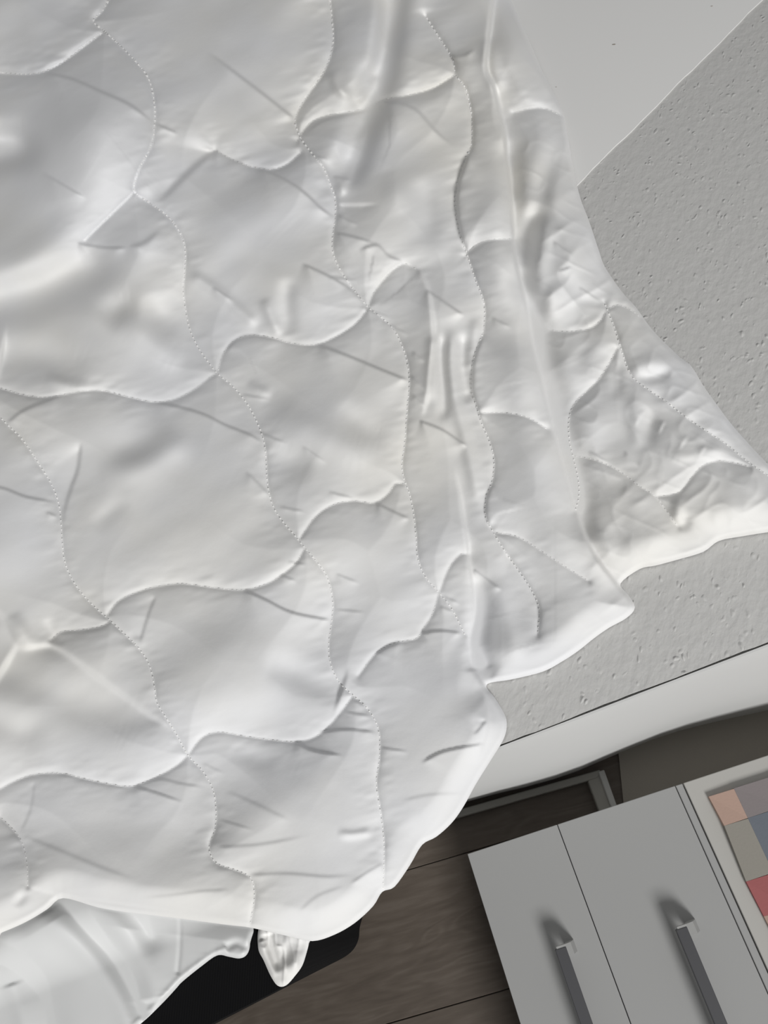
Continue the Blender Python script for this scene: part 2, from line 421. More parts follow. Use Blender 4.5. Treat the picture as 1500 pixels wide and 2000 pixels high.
SEAMS = {
 'A': [(218, -10), (200, 22), (182, 42), (205, 62), (245, 100), (285, 145), (300, 190), (302, 245), (293, 290), (272, 330), (262, 372), (290, 395), (330, 425), (354, 460),
       (362, 490), (361, 530), (358, 565), (362, 600), (370, 640), (385, 675), (405, 705), (425, 730), (455, 755), (480, 785), (500, 820), (515, 860), (520, 900),
       (522, 940), (530, 980), (547, 1012), (575, 1045), (597, 1072), (625, 1105), (641, 1132), (650, 1175), (648, 1212), (642, 1260), (646, 1297), (662, 1332), (690, 1358),
       (716, 1382), (735, 1412), (742, 1447), (740, 1490), (735, 1530), (744, 1590), (750, 1650), (748, 1742)],
 'B': [(-20, 795), (18, 833), (45, 860), (75, 905), (100, 945), (115, 985), (120, 1030), (125, 1090), (140, 1130), (165, 1165), (190, 1190), (215, 1212), (245, 1240),
       (270, 1265), (290, 1295), (300, 1330), (306, 1370), (320, 1395), (345, 1435), (367, 1475), (395, 1505), (415, 1540), (422, 1580), (420, 1620), (408, 1655), (422, 1685),
       (462, 1700), (490, 1715), (497, 1750), (491, 1790), (487, 1812)],
 'C': [(640, -40), (647, 20), (651, 70), (647, 105), (630, 145), (600, 187), (577, 230), (585, 265), (606, 296), (630, 325), (645, 360), (655, 390), (655, 425), (650, 460),
       (652, 500), (676, 545), (716, 597), (745, 620), (770, 645), (785, 675), (795, 705), (800, 745), (796, 790), (793, 830), (790, 870), (785, 905), (788, 932), (800, 965),
       (808, 1005), (812, 1040), (816, 1090), (830, 1125), (856, 1156), (880, 1185), (896, 1215), (908, 1240)],
 'D': [(830, 30), (862, 80), (885, 118), (890, 146), (908, 170), (918, 205), (922, 240), (920, 285), (905, 320), (893, 360), (890, 395), (895, 440), (905, 475), (915, 505),
       (930, 550), (942, 580), (947, 610), (943, 650), (930, 685), (922, 720), (921, 760), (930, 790), (942, 830), (956, 862), (965, 902), (960, 945), (950, 970), (948, 1005),
       (958, 1030), (985, 1075), (1010, 1110), (1038, 1152), (1053, 1190), (1050, 1240)],
 'E': [(1040, 610), (1062, 640), (1200, 690)][:0] or [(1205, 680), (1192, 705), (1170, 740), (1148, 762), (1125, 785), (1112, 815), (1112, 860), (1119, 890), (1130, 940), (1130, 975), (1122, 1000)],
 'Fb': [(1180, 590), (1200, 640), (1230, 728), (1265, 760), (1302, 785), (1340, 815), (1380, 842), (1422, 870), (1465, 905), (1540, 955)],
 'h1': [(-20, 141), (50, 145), (85, 140), (125, 120), (165, 90), (203, 62)],
 'h2': [(420, 293), (450, 310), (490, 325), (530, 331), (560, 321), (586, 300)],
 'h3': [(262, 375), (225, 412), (165, 470)],
 'h4': [(-20, 752), (50, 772), (100, 775), (150, 765), (200, 763), (250, 775), (300, 785), (340, 780), (380, 760), (410, 737), (425, 728)],
 'h5': [(425, 728), (436, 690), (457, 666), (490, 655), (525, 658), (560, 668), (590, 673), (620, 672), (650, 660), (690, 635), (716, 605), (728, 575), (750, 545), (772, 523), (792, 515), (815, 527)],
 'h6': [(585, 1052), (615, 1010), (650, 986), (690, 978), (730, 982), (757, 965), (772, 945), (790, 945)],
 'h7': [(208, 1203), (230, 1175), (270, 1155), (320, 1143), (360, 1140), (420, 1148), (475, 1152), (520, 1140), (550, 1122), (577, 1100), (594, 1072)],
 'h8': [(700, 1320), (730, 1280), (760, 1260), (790, 1252), (815, 1246), (825, 1230), (845, 1198), (856, 1162), (875, 1112), (897, 1084), (914, 1082)],
 'h9': [(367, 1475), (395, 1440), (430, 1430), (480, 1438), (540, 1446), (590, 1448), (630, 1430), (662, 1395), (688, 1360)],
 'h10': [(-20, 1552), (30, 1525), (70, 1512), (120, 1510), (170, 1522), (220, 1532), (260, 1535), (310, 1515), (345, 1495), (367, 1475)],
 'h11': [(0, 1595), (30, 1625), (45, 1650), (53, 1690), (54, 1732)],
 'h12': [(580, 275), (605, 240), (640, 225), (690, 217), (720, 210), (750, 195), (800, 185), (845, 172), (888, 146)],
 'h13': [(1002, 220), (1040, 211), (1068, 213), (1096, 226)],
 'h14': [(908, 500), (930, 478), (960, 468), (1000, 467)],
 'h15': [(940, 806), (985, 806), (1030, 815), (1068, 838)],
 'h16': [(1075, 645), (1112, 648), (1150, 641), (1170, 628), (1186, 606), (1208, 596), (1236, 608), (1252, 622)],
 'h17': [(1119, 890), (1165, 899), (1210, 920), (1250, 950), (1282, 972), (1325, 1030)],
 'h18': [(1282, 970), (1325, 962), (1352, 930), (1372, 910), (1402, 900), (1440, 905), (1466, 912)],
 'h19': [(100, 1250), (120, 1234), (160, 1230), (195, 1224), (216, 1213)],
 'h20': [(965, 1040), (1010, 1048), (1060, 1078), (1100, 1104), (1150, 1135)],
}
SEAMS['E'] = [(1205, 680), (1192, 705), (1170, 740), (1148, 762), (1125, 785), (1112, 815), (1112, 860), (1119, 890), (1130, 940), (1130, 975), (1122, 1000)]
SL = {k: smoothline(v, 5) for k, v in SEAMS.items()}

def quilt_height(U, V, ed):
    H = np.zeros(U.shape)
    # quilting: cells puffed between the stitched lines
    D = np.full(U.shape, 400.)
    for k, L in SL.items():
        m = (U > L[:, 0].min() - 300) & (U < L[:, 0].max() + 300) & (V > L[:, 1].min() - 300) & (V < L[:, 1].max() + 300)
        d_, s_, t_ = linedist(U[m], V[m], L); D[m] = np.minimum(D[m], d_)
    D = np.minimum(D, np.maximum(ed, 0) * 2.5 + 40)
    H += 4.6 * (1 - np.exp(-D / 5.)) + 8.0 * (1 - np.exp(-D / 26.)) + 8.0 * (1 - np.exp(-(D / 85.) ** 2))
    # puckers radiating from the stitches
    pk = .8 * vnoise(U, V, 30, 3, 1.6, .55, -.35) + .5 * vnoise(U, V, 15, 4, 1.5, .6, -.25)
    H += 1.9 * pk * np.exp(-D / 26.) * (1 - np.exp(-D / 5.))
    # broad undulation and soft wrinkles
    H += 13 * vnoise(U, V, 190, 11, 1.5, .8, -.5) + 5 * vnoise(U, V, 110, 12, 1.7, .7, -.6)
    H += .55 * vnoise(U, V, 46, 13, 1.6, .8, -.5) + .5 * vnoise(U, V, 40, 14, 1.5, .8, .7)
    # crumpled outer strip on the right
    rs = 1 / (1 + np.exp(-(U - (985 + .22 * (V - 300).clip(0))) / 18.)) * np.clip((V - 150) / 250, 0, 1)
    cr = (1 - np.abs(vnoise(U, V, 85, 21, 1.7, .8, .9))) ** 2 + .6 * (1 - np.abs(vnoise(U, V, 55, 22, 1.5, .8, -.6))) ** 2
    H += 5.2 * rs * cr + rs * 3.6 * vnoise(U, V, 60, 23) + rs * 1.6 * (1 - np.abs(vnoise(U, V, 34, 24, 1.6, .8, .4))) ** 3
    for args in FOLDS: crease(H, U, V, *args)
    H += 55 * np.exp(-(((U - 190) / 140.) ** 2 + ((V - 270) / 170.) ** 2))      # heaped-up padding at the far left
    H = H * (1 + .75 * np.clip((1050 - V) / 1000., 0, 1.1) ** 1.2) + 17
    H = 8 * np.log1p(np.exp(np.clip(H / 8, -30, 30)))
    # rounded hem
    k = np.clip(ed / 60., 0, 1); H = H * (.42 + .58 * k * k * (3 - 2 * k))
    k = np.clip(ed / 9., 0, 1); H = H * (1 - (1 - k) ** 2 * .8)
    return np.maximum(H, 1.5)

FOLDS = [([(x0, y0), (x1, y1)], 'step', 3.2, 1.8, 13, (.2, .35)) for x0, y0, x1, y1 in (
    (545, 1122, 582, 1136), (562, 1097, 600, 1103), (655, 1120, 705, 1140), (654, 1190, 715, 1196), (858, 1184, 892, 1196), (866, 1164, 900, 1180), (690, 1368, 722, 1380),
    (672, 1390, 730, 1400), (395, 1490, 440, 1512), (470, 770, 530, 780), (500, 842, 565, 868), (702, 598, 765, 622), (745, 626, 800, 655), (806, 686, 832, 708), (802, 732, 832, 762),
    (806, 770, 832, 795), (545, 990, 600, 1000), (415, 560, 460, 590), (640, 540, 700, 548), (600, 300, 640, 312), (650, 345, 690, 352), (660, 420, 700, 440), (300, 240, 350, 262),
    (425, 1600, 500, 1622), (740, 1460, 800, 1468), (640, 960, 700, 976), (590, 870, 640, 905), (960, 620, 1000, 640), (1130, 560, 1175, 590), (1260, 800, 1240, 835), (1300, 820, 1285, 850),
    (1345, 850, 1325, 880), (1380, 870, 1365, 895), (1150, 880, 1190, 905), (1220, 880, 1250, 915), (1080, 470, 1120, 500), (1090, 530, 1120, 520), (90, 1000, 115, 1010))] + [
 # right hand gathered folds
 ([(972, -60), (958, 50), (950, 130), (965, 170), (978, 222), (986, 255), (990, 300), (997, 360), (1001, 420), (1007, 500), (1020, 560), (1034, 620), (1046, 690), (1062, 760), (1082, 840), (1104, 920), (1128, 1000), (1152, 1066), (1180, 1110), (1236, 1180)][::-1], 'step', -26, 4, 48, (.03, .04)),
 ([(1012, 480), (1030, 570), (1050, 660), (1075, 760), (1098, 850), (1122, 940), (1140, 1020), (1165, 1080)], 'valley', 15, 20, 0, (.1, .1)),
 ([(985, 250), (1000, 340), (1004, 420), (1008, 520)], 'valley', 10, 16, 0, (.2, .2)),
 ([(960, 60), (962, 130), (985, 200)], 'ridge', 7, 12, 0, (.2, .3)),
 ([(1060, 380), (1040, 440), (1030, 500), (1024, 540)], 'valley', 17, 15, 0, (.25, .2)),
 ([(1110, 270), (1085, 300), (1062, 370), (1050, 430)], 'valley', 8, 16, 0, (.1, .2)),
 ([(1070, 400), (1055, 470), (1048, 560), (1060, 620)], 'ridge', 10, 16, 0, (.2, .2)),
 ([(1000, 1060), (985, 980), (970, 880), (960, 800)], 'ridge', 0, 30, 0),
 ([(1000, 620), (1015, 720), (1040, 850), (1070, 960), (1110, 1080), (1150, 1170)], 'ridge', 12, 38, 0, (.15, .1)),
 ([(960, 330), (965, 420), (975, 520), (985, 640)], 'ridge', 10, 34, 0, (.2, .2)),
 ([(918, 290), (905, 320), (893, 360), (890, 395), (895, 440), (908, 490)][::-1], 'step', 9, 5, 55, (.1, .1)),
 ([(943, 650), (930, 685), (922, 720), (921, 760), (930, 790), (942, 830)][::-1], 'step', 8, 5, 50, (.1, .1)),
 ([(960, 945), (950, 970), (948, 1005), (958, 1030)][::-1], 'step', 7, 4, 40, (.1, .1)),
 # centre pleats
 ([(800, 516), (822, 532), (836, 565), (845, 620), (846, 670), (840, 720), (834, 780), (822, 822)], 'step', 9, 4, 40, (.1, .15)),
 ([(848, 640), (846, 720), (836, 800)], 'ridge', 7, 9, 0, (.2, .3)),
 ([(868, 640), (862, 700), (868, 770), (864, 836)], 'valley', 8, 8, 0, (.2, .2)),
 ([(885, 620), (880, 690), (885, 760), (905, 840), (925, 930), (938, 1010)], 'ridge', 8, 10, 0, (.15, .2)),
 ([(905, 640), (905, 720), (915, 800)], 'valley', 7, 8, 0, (.2, .2)),
 ([(930, 610), (925, 680), (912, 740)], 'ridge', 5, 9, 0, (.2, .2)),
 ([(885, 905), (898, 960), (905, 1010), (913, 1060), (918, 1110), (925, 1150), (926, 1200), (916, 1255), (920, 1295), (936, 1326), (958, 1354)][::-1], 'step', -18, 4, 40, (.02, .25)),
 ([(928, 1100), (940, 1180), (930, 1250), (938, 1310)], 'valley', 18, 14, 0, (.2, .05)),
 ([(922, 1262), (938, 1296), (972, 1328)], 'valley', 24, 15, 0, (.15, .2)),
 ([(942, 1345), (955, 1390), (952, 1430), (930, 1500)], 'step', 8, 4, 40, (.15, .3)),
 ([(965, 1110), (985, 1180), (1000, 1250), (1010, 1310)], 'ridge', 6, 14, 0, (.2, .2)),
 ([(985, 1075), (1012, 1112), (1040, 1158), (1053, 1195), (1048, 1250)], 'step', -7, 4, 50, (.1, .3)),
 # top dark gather from the upper edge to the stitched knot
 ([(762, -40), (756, 60), (738, 150), (722, 210), (705, 262), (682, 322), (658, 388)], 'valley', 22, 22, 0, (.05, .12)),
 ([(742, -40), (736, 50), (728, 110), (716, 170)], 'ridge', 9, 14, 0, (.05, .3)),
 ([(735, 140), (716, 180), (690, 208)], 'ridge', 6, 8, 0, (.2, .2)),
 ([(720, 240), (705, 290), (690, 330), (664, 386)], 'step', 8, 10, 70, (.2, .1)),
 ([(738, 200), (770, 198), (812, 214), (850, 255), (890, 290)], 'step', 7, 2.5, 60, (.1, .4)),
 ([(595, 262), (630, 236), (670, 226), (722, 214)], 'step', 4, 2.5, 40, (.2, .1)),
 ([(645, 130), (660, 170), (690, 200)], 'ridge', 5, 8, 0, (.2, .2)),
 ([(880, 110), (905, 108), (930, 95)], 'step', 4, 2, 20, (.1, .3)),
 ([(815, 330), (835, 410), (838, 500)], 'valley', 6, 18, 0, (.2, .2)),
 ([(750, 325), (770, 380), (790, 430)], 'ridge', 5, 18, 0, (.2, .2)),
 ([(655, 455), (690, 462), (735, 476)], 'step', 5, 2, 40, (.1, .4)),
 ([(660, 400), (700, 400), (745, 398)], 'step', -4, 3, 30, (.1, .4)),
 ([(700, 490), (735, 478), (760, 500), (800, 516)], 'step', 5, 3, 40, (.15, .3)),
 # sharp creases springing from the seams (lower side raised)
 ([(500, 326), (545, 345), (580, 365), (610, 390), (626, 406), (656, 428)], 'step', 6, 2, 60, (.1, .2)),
 ([(420, 292), (450, 310), (490, 325)], 'step', 5, 2, 60, (.05, .3)),
 ([(420, 292), (370, 335), (320, 385), (300, 400)], 'step', -9, 6, 110, (.05, .3)),
 ([(85, 142), (140, 154), (200, 180), (255, 205), (300, 240)], 'step', 6, 2.5, 70, (.1, .2)),
 ([(405, 100), (470, 150), (520, 188), (575, 232)], 'step', 5, 2.5, 60, (.25, .05)),
 ([(590, 515), (640, 538), (685, 565), (716, 596)], 'step', 6, 2, 70, (.1, .15)),
 ([(620, 673), (680, 695), (740, 720), (798, 743)], 'step', 7, 2, 80, (.1, .06)),
 ([(832, 565), (868, 590), (906, 616)], 'step', 6, 2, 40, (.1, .1)),
 ([(820, 822), (865, 840), (913, 872)], 'step', 6, 2, 50, (.05, .1)),
 ([(735, 983), (770, 1000), (800, 1013)], 'step', 5, 2, 40, (.1, .1)),
 ([(475, 1152), (520, 1172), (570, 1196), (645, 1211)], 'step', 6, 2, 70, (.1, .06)),
 ([(823, 1237), (860, 1232), (902, 1236)], 'step', 5, 2, 50, (.05, .1)),
 ([(575, 1448), (612, 1466), (675, 1476)], 'step', 5, 2, 50, (.1, .3)),
 ([(620, 1430), (680, 1425), (738, 1431)], 'step', 4, 2, 30, (.1, .2)),
 ([(260, 1535), (310, 1550), (362, 1568)], 'step', 6, 2, 60, (.1, .3)),
 ([(265, 1533), (312, 1522), (352, 1530), (402, 1538)], 'step', 4, 2, 25, (.1, .2)),
 ([(300, 785), (350, 795), (400, 810), (440, 830), (490, 850), (518, 868)], 'step', 5, 2, 60, (.1, .15)),
 ([(10, 830), (40, 805), (80, 787), (130, 768)], 'step', 5, 2.5, 50, (.1, .2)),
 ([(440, 690), (458, 666), (490, 655), (560, 668)], 'step', 4, 2, 60, (.1, .2)),
 ([(730, 1280), (760, 1260), (790, 1252)], 'step', 4, 2, 60, (.1, .2)),
 ([(820, 1492), (855, 1472), (890, 1462), (948, 1452)], 'step', 5, 2, 50, (.15, .1)),
 ([(950, 1405), (935, 1425), (922, 1436)], 'step', -4, 2, 20, (.1, .3)),
 ([(925, 1112), (950, 1130), (980, 1152)], 'step', 5, 2, 30, (.05, .15)),
 ([(780, 1565), (840, 1552), (910, 1550)], 'step', 3, 3, 40, (.2, .2)),
 # left hand soft folds
 ([(-60, 602), (0, 586), (60, 570), (120, 545), (200, 514), (280, 486)], 'valley', 22, 34, 0, (.02, .3)),
 ([(-60, 560), (40, 535), (130, 505), (210, 478)], 'ridge', 8, 40, 0, (.02, .3)),
 ([(150, 474), (200, 483), (250, 484)], 'step', 5, 2, 40, (.1, .2)),
 ([(250, 484), (285, 472), (318, 445)], 'step', 5, 5, 40, (.2, .4)),
 ([(-60, 305), (0, 290), (50, 285), (110, 276)], 'valley', 26, 26, 0, (.02, .4)),
 ([(80, 335), (130, 365), (170, 388)], 'step', 4, 3, 40, (.3, .2)),
 ([(180, 640), (230, 600), (290, 590)], 'valley', 8, 22, 0, (.3, .3)),
 ([(210, 610), (260, 640), (330, 690), (380, 710)], 'ridge', 9, 22, 0, (.2, .2)),
 ([(0, 690), (70, 700), (140, 715), (200, 745)], 'valley', 8, 26, 0, (.05, .3)),
 ([(80, 730), (130, 752), (190, 758)], 'ridge', 5, 10, 0, (.2, .2)),
 ([(290, 560), (320, 620), (360, 660)], 'valley', 6, 16, 0, (.2, .3)),
 ([(360, 530), (410, 560), (460, 600), (510, 645)], 'ridge', 6, 9, 0, (.15, .15)),
 ([(512, 575), (528, 618), (550, 662)], 'ridge', 5, 8, 0, (.2, .2)),
 ([(565, 530), (560, 600), (568, 668)], 'valley', 6, 12, 0, (.2, .2)),
 ([(158, 862), (152, 915), (138, 955), (125, 1000), (122, 1040)], 'step', -7, 3, 40, (.1, .3)),
 ([(180, 932), (235, 920), (280, 905), (340, 870), (400, 830)], 'ridge', 8, 22, 0, (.1, .3)),
 ([(190, 905), (270, 870), (340, 850)], 'valley', 6, 26, 0, (.2, .3)),
 ([(170, 1040), (215, 1000), (260, 965)], 'valley', 5, 14, 0, (.2, .2)),
 ([(520, 780), (560, 815), (620, 850), (690, 880), (760, 880)], 'ridge', 8, 26, 0, (.2, .2)),
 ([(660, 770), (690, 815), (730, 850), (780, 860)], 'valley', 7, 18, 0, (.2, .3)),
 ([(510, 870), (560, 900), (630, 925)], 'valley', 8, 24, 0, (.2, .3)),
 ([(480, 745), (510, 765), (540, 770)], 'ridge', 5, 8, 0, (.2, .3)),
 ([(480, 920), (505, 945), (530, 970)], 'step', 4, 3, 30, (.2, .2)),
 ([(-60, 952), (0, 952), (50, 970), (115, 982)], 'step', 4, 2, 40, (.02, .2)),
 # lower left overlap and its trough
 ([(-40, 1170), (10, 1210), (40, 1262), (100, 1262), (150, 1292), (200, 1330), (245, 1362), (290, 1395), (335, 1425)], 'step', -10, 6, 60, (.05, .1)),
 ([(0, 1300), (80, 1345), (170, 1380), (250, 1400), (320, 1440)], 'valley', 10, 34, 0, (.05, .1)),
 ([(20, 1190), (45, 1240), (60, 1280)], 'ridge', 8, 12, 0, (.2, .2)),
 ([(90, 1200), (105, 1240), (130, 1265)], 'valley', 6, 9, 0, (.2, .2)),
 ([(-40, 1400), (60, 1430), (120, 1445)], 'valley', 8, 26, 0, (.05, .4)),
 ([(305, 1162), (290, 1200), (272, 1258)], 'step', -4, 2, 30, (.1, .15)),
 ([(500, 1290), (560, 1310), (620, 1335), (670, 1352)], 'valley', 9, 22, 0, (.2, .05)),
 ([(440, 1450), (500, 1480), (560, 1490)], 'valley', 6, 16, 0, (.2, .3)),
 ([(68, 1525), (60, 1580), (40, 1625)], 'step', -4, 2, 30, (.1, .15)),
 ([(45, 1632), (120, 1662), (200, 1695), (275, 1722)], 'step', 4, 5, 60, (.1, .25)),
 ([(270, 1755), (340, 1748), (400, 1740), (455, 1738)], 'step', 4, 3, 30, (.2, .15)),
 ([(420, 1655), (500, 1650), (560, 1640), (610, 1630)], 'step', 4, 3, 40, (.1, .4)),
 ([(430, 1540), (500, 1570), (570, 1605)], 'step', 4, 4, 50, (.3, .2)),
 ([(655, 1628), (690, 1630), (735, 1622)], 'ridge', 4, 6, 0, (.1, .3)),
 ([(682, 1728), (715, 1705), (748, 1686)], 'step', 5, 2, 30, (.2, .02)),
 ([(480, 1710), (560, 1706), (640, 1712), (700, 1708)], 'step', 4, 3, 40, (.1, .3)),
 ([(580, 1785), (620, 1750), (680, 1728)], 'step', 3, 3, 40, (.2, .3)),
 ([(54, 1732), (110, 1746), (180, 1757), (300, 1775), (420, 1795), (490, 1800)], 'step', -7, 4, 40, (.05, .1)),
 ([(25, 1775), (45, 1750), (55, 1735)], 'valley', 5, 7, 0, (.2, .1)),
 # right strip details
 ([(1098, 540), (1075, 590), (1066, 640)], 'ridge', 6, 12, 0, (.2, .2)),
 ([(1160, 640), (1130, 700), (1110, 730)], 'valley', 6, 14, 0, (.2, .2)),
 ([(1228, 730), (1255, 712), (1300, 705), (1345, 718)], 'ridge', 8, 14, 0, (.15, .1)),
 ([(1235, 735), (1275, 735), (1320, 725)], 'valley', 6, 9, 0, (.15, .2)),
 ([(1195, 690), (1205, 740), (1200, 790)], 'valley', 5, 10, 0, (.2, .2)),
 ([(1240, 760), (1245, 830), (1250, 890)], 'ridge', 6, 12, 0, (.2, .2)),
 ([(1285, 780), (1265, 840), (1262, 890)], 'valley', 7, 14, 0, (.2, .2)),
 ([(1300, 870), (1330, 890), (1400, 880), (1430, 868)], 'ridge', 5, 10, 0, (.2, .2)),
 ([(1330, 960), (1322, 1000), (1318, 1030)], 'ridge', 6, 9, 0, (.2, .2)),
 ([(1345, 1000), (1338, 1020), (1325, 1040)], 'valley', 5, 9, 0, (.2, .2)),
 ([(1135, 985), (1160, 1025), (1190, 1070), (1215, 1090)], 'ridge', 6, 12, 0, (.2, .2)),
 ([(1180, 1000), (1210, 1050), (1260, 1090)], 'valley', 5, 16, 0, (.2, .3)),
 ([(1390, 985), (1400, 1020), (1410, 1050)], 'ridge', 4, 10, 0, (.2, .1)),
]

quilt = tag(empty('quilt', (*at(700, 1000, .64)[:2], .64)), 'white wavy-stitched quilt spread rumpled over the rough ledge and black bench', 'quilt')

LA = smoothline([(-200, 1905), (600, 1599), (990, 1450), (1500, 1255), (1700, 1178)], 3)
def quilt_base(U, V):
    # lies flat on the ledge; past the ledge edge the free corner sags a little
    d_, s_, _ = linedist(U, V, LA)
    q = np.where(s_ > 0, d_, 0) * np.clip((U - 660) / 200., 0, 1)
    k = np.clip(q / 230., 0, 1)
    m = np.clip((V - 1600) / 140., 0, 1); n = np.clip((620 - U) / 160., 0, 1)
    return .635 - .02 * k * k + .020 * m * m * (3 - 2 * m) * n * n * (3 - 2 * n)

cover = cloth('cover', OUTS, 3.0, quilt_base, quilt_height, M_COTTON, quilt, .004)

# stitching: one run of raised stitches per seam, laid on the cover
from mathutils.bvhtree import BVHTree
dg = bpy.context.evaluated_depsgraph_get()
cme = cover.data
co = np.empty(len(cme.vertices) * 3); cme.vertices.foreach_get('co', co); co = co.reshape(-1, 3)
pv = np.empty(len(cme.loops), np.int32); cme.loops.foreach_get('vertex_index', pv)
bvh = BVHTree.FromPolygons([tuple(x) for x in co], [tuple(x) for x in pv.reshape(-1, 4).tolist()])
def surf(u, v):
    r = R @ np.array([u - 750., v - 1000., F]); h = bvh.ray_cast(Vector(CAM), Vector(r).normalized())
    return h[0], h[1]
for k, L in SL.items():
    seg = np.hypot(*np.diff(L, axis=0).T); cum = np.r_[0, np.cumsum(seg)]
    vs, fs = [], []
    for s in np.arange(4, cum[-1] - 4, 9.0):
        u, v = np.interp(s, cum, L[:, 0]), np.interp(s, cum, L[:, 1])
        u2, v2 = np.interp(s + 5.5, cum, L[:, 0]), np.interp(s + 5.5, cum, L[:, 1])
        if not (-20 < u < 1520 and -20 < v < 2020): continue
        p, n_ = surf(u, v); p2, n2_ = surf(u2, v2)
        if p is None or p2 is None or (p2 - p).length > .03: continue
        dv = (p2 - p); 
        if dv.length < 1e-5: continue
        up = n_ if n_.dot(Vector(CAM) - p) > 0 else -n_
        ks = 1. if k[0] in 'ABCDEF' else .55
        sd = dv.cross(up).normalized() * (dv.length * .27 * ks); hh = up * dv.length * .22 * ks
        b0 = len(vs)
        mid = (p + p2) / 2
        vs += [p - hh * .3, p2 - hh * .3, mid + sd - hh * .2, mid - sd - hh * .2, p + dv * .25 + hh, p + dv * .75 + hh]
        fs += [(b0, b0 + 2, b0 + 4), (b0 + 2, b0 + 5, b0 + 4), (b0 + 2, b0 + 1, b0 + 5), (b0 + 1, b0 + 3, b0 + 5), (b0 + 3, b0 + 4, b0 + 5), (b0 + 3, b0, b0 + 4)]
    if not vs: continue
    me = bpy.data.meshes.new('stitching'); me.from_pydata([tuple(x) for x in vs], [], fs); me.update()
    for p in me.polygons: p.use_smooth = True
    o = link('stitching', me, M_THREAD); o.parent = quilt; o.matrix_parent_inverse = Matrix.Translation(-Vector(quilt.location))

# drooping corner tip of the quilt below its lower hem
TIP = smoothline([(506, 1806), (604, 1822), (603, 1842), (598, 1862), (590, 1886), (576, 1906), (558, 1925), (542, 1925), (528, 1905), (515, 1876), (505, 1856), (503, 1830), (506, 1806)], 4)[:-1]
def tip_h(U, V, ed):
    H = 9 + 3 * vnoise(U, V, 22, 41) + 5 * (1 - np.abs(vnoise(U, V, 26, 42, .6, 1.8))) ** 3
    crease(H, U, V, [(524, 1822), (532, 1860), (548, 1905)], 'valley', 8, 7, 0, (.05, .2))
    crease(H, U, V, [(510, 1835), (522, 1870), (540, 1912)], 'ridge', 5, 6, 0, (.05, .1))
    crease(H, U, V, [(555, 1835), (556, 1870), (560, 1895)], 'valley', 8, 8, 0, (.2, .1))
    crease(H, U, V, [(580, 1850), (575, 1880), (560, 1902)], 'ridge', 6, 8, 0, (.2, .1))
    k = np.clip(ed / 12., 0, 1); return np.maximum(H * np.sqrt(1 - (1 - k) ** 2 * .95), 1)
tip = cloth('drooping_corner', TIP, 2.2, .597, tip_h, M_COTTON, quilt, .002)
tag(tip, 'crumpled quilt corner drooping over the black bench')

# ------------------------------------------------------------------ satin sheet under the quilt
SH = smoothline([(-120, 1845), (0, 1802), (45, 1780), (85, 1756), (122, 1732), (190, 1754), (350, 1778), (484, 1798), (488, 1842), (482, 1864), (468, 1872), (448, 1869), (424, 1866), (392, 1888), (356, 1917), (344, 1930), (322, 1954), (292, 1984), (262, 2012), (225, 2060), (-120, 2070), (-120, 1845)], 4)[:-1]
def sheet_h(U, V, ed):
    H = 10 + 2. * vnoise(U, V, 90, 51)
    crease(H, U, V, [(60, 1770), (150, 1842), (205, 1905), (245, 1975), (275, 2060)], 'ridge', 9.8, 17, 0, (.05, .0))
    crease(H, U, V, [(130, 1750), (190, 1825), (240, 1890), (272, 1965), (285, 2040)], 'valley', 12.0, 19, 0, (.0, .05))
    crease(H, U, V, [(190, 1750), (240, 1820), (285, 1890), (300, 1960)], 'ridge', 8.2, 19, 0, (.0, .05))
    crease(H, U, V, [(262, 1760), (295, 1830), (322, 1880)], 'valley', 9.0, 17, 0, (.0, .4))
    crease(H, U, V, [(-40, 1850), (40, 1880), (90, 1950), (110, 2060)], 'valley', 7.5, 24, 0, (.0, .0))
    crease(H, U, V, [(20, 1920), (40, 1980), (50, 2060)], 'ridge', 4.5, 12, 0, (.05, .0))
    crease(H, U, V, [(352, 1785), (351, 1850), (346, 1905)], 'valley', 2.5, 3, 0, (.0, .05))
    crease(H, U, V, [(450, 1845), (400, 1875), (352, 1910), (310, 1955), (262, 2002)], 'ridge', 2.0, 4, 0, (.05, .0))
    crease(H, U, V, [(440, 1852), (462, 1842), (486, 1852)], 'valley', 4, 6, 0, (.05, .05))
    H += 2.5 * (1 - np.abs(vnoise(U, V, 18, 52))) ** 3 * np.exp(-ed / 10.) * (V > 1840)
    hem = np.interp(U, [-120, 0, 50, 90, 122, 190, 250, 350, 490], [1868, 1822, 1800, 1776, 1754, 1772, 1782, 1794, 1812])
    H = H * (.3 + .7 * np.clip((V - hem - 2) / 30., 0, 1))
    k = np.clip(ed / 10., 0, 1); return np.maximum(H * (1 - (1 - k) ** 2 * .85), 1)
def sheet_base(U, V):
    d_, s_, _ = linedist(U, V, LA)
    k = np.clip((d_ * s_ - 5) / 130., 0, 1)
    return .634 - .037 * k * k * (3 - 2 * k)
sheet = cloth('satin_sheet', SH, 3.0, sheet_base, sheet_h, M_SATIN, None, .002)
tag(sheet, 'smooth white satin sheet in soft folds under the quilt hem, on the black bench', 'sheet')

# ------------------------------------------------------------------ black bench
ZB = .594
bp_ = [at(u, v, ZB)[:2] for u, v in smoothline([(300, 2058), (410, 2001), (500, 1955), (555, 1926), (582, 1902), (596, 1872), (600, 1840), (612, 1800), (632, 1740), (652, 1680)], 4)]
lp = [along(along(E0, eD, t), eN, .05) for t in (-.42, -1.9)]
far = at(-400, 2420, ZB)[:2]
poly = bp_ + lp + [np.array([lp[1][0] - .02, far[1]]), far]
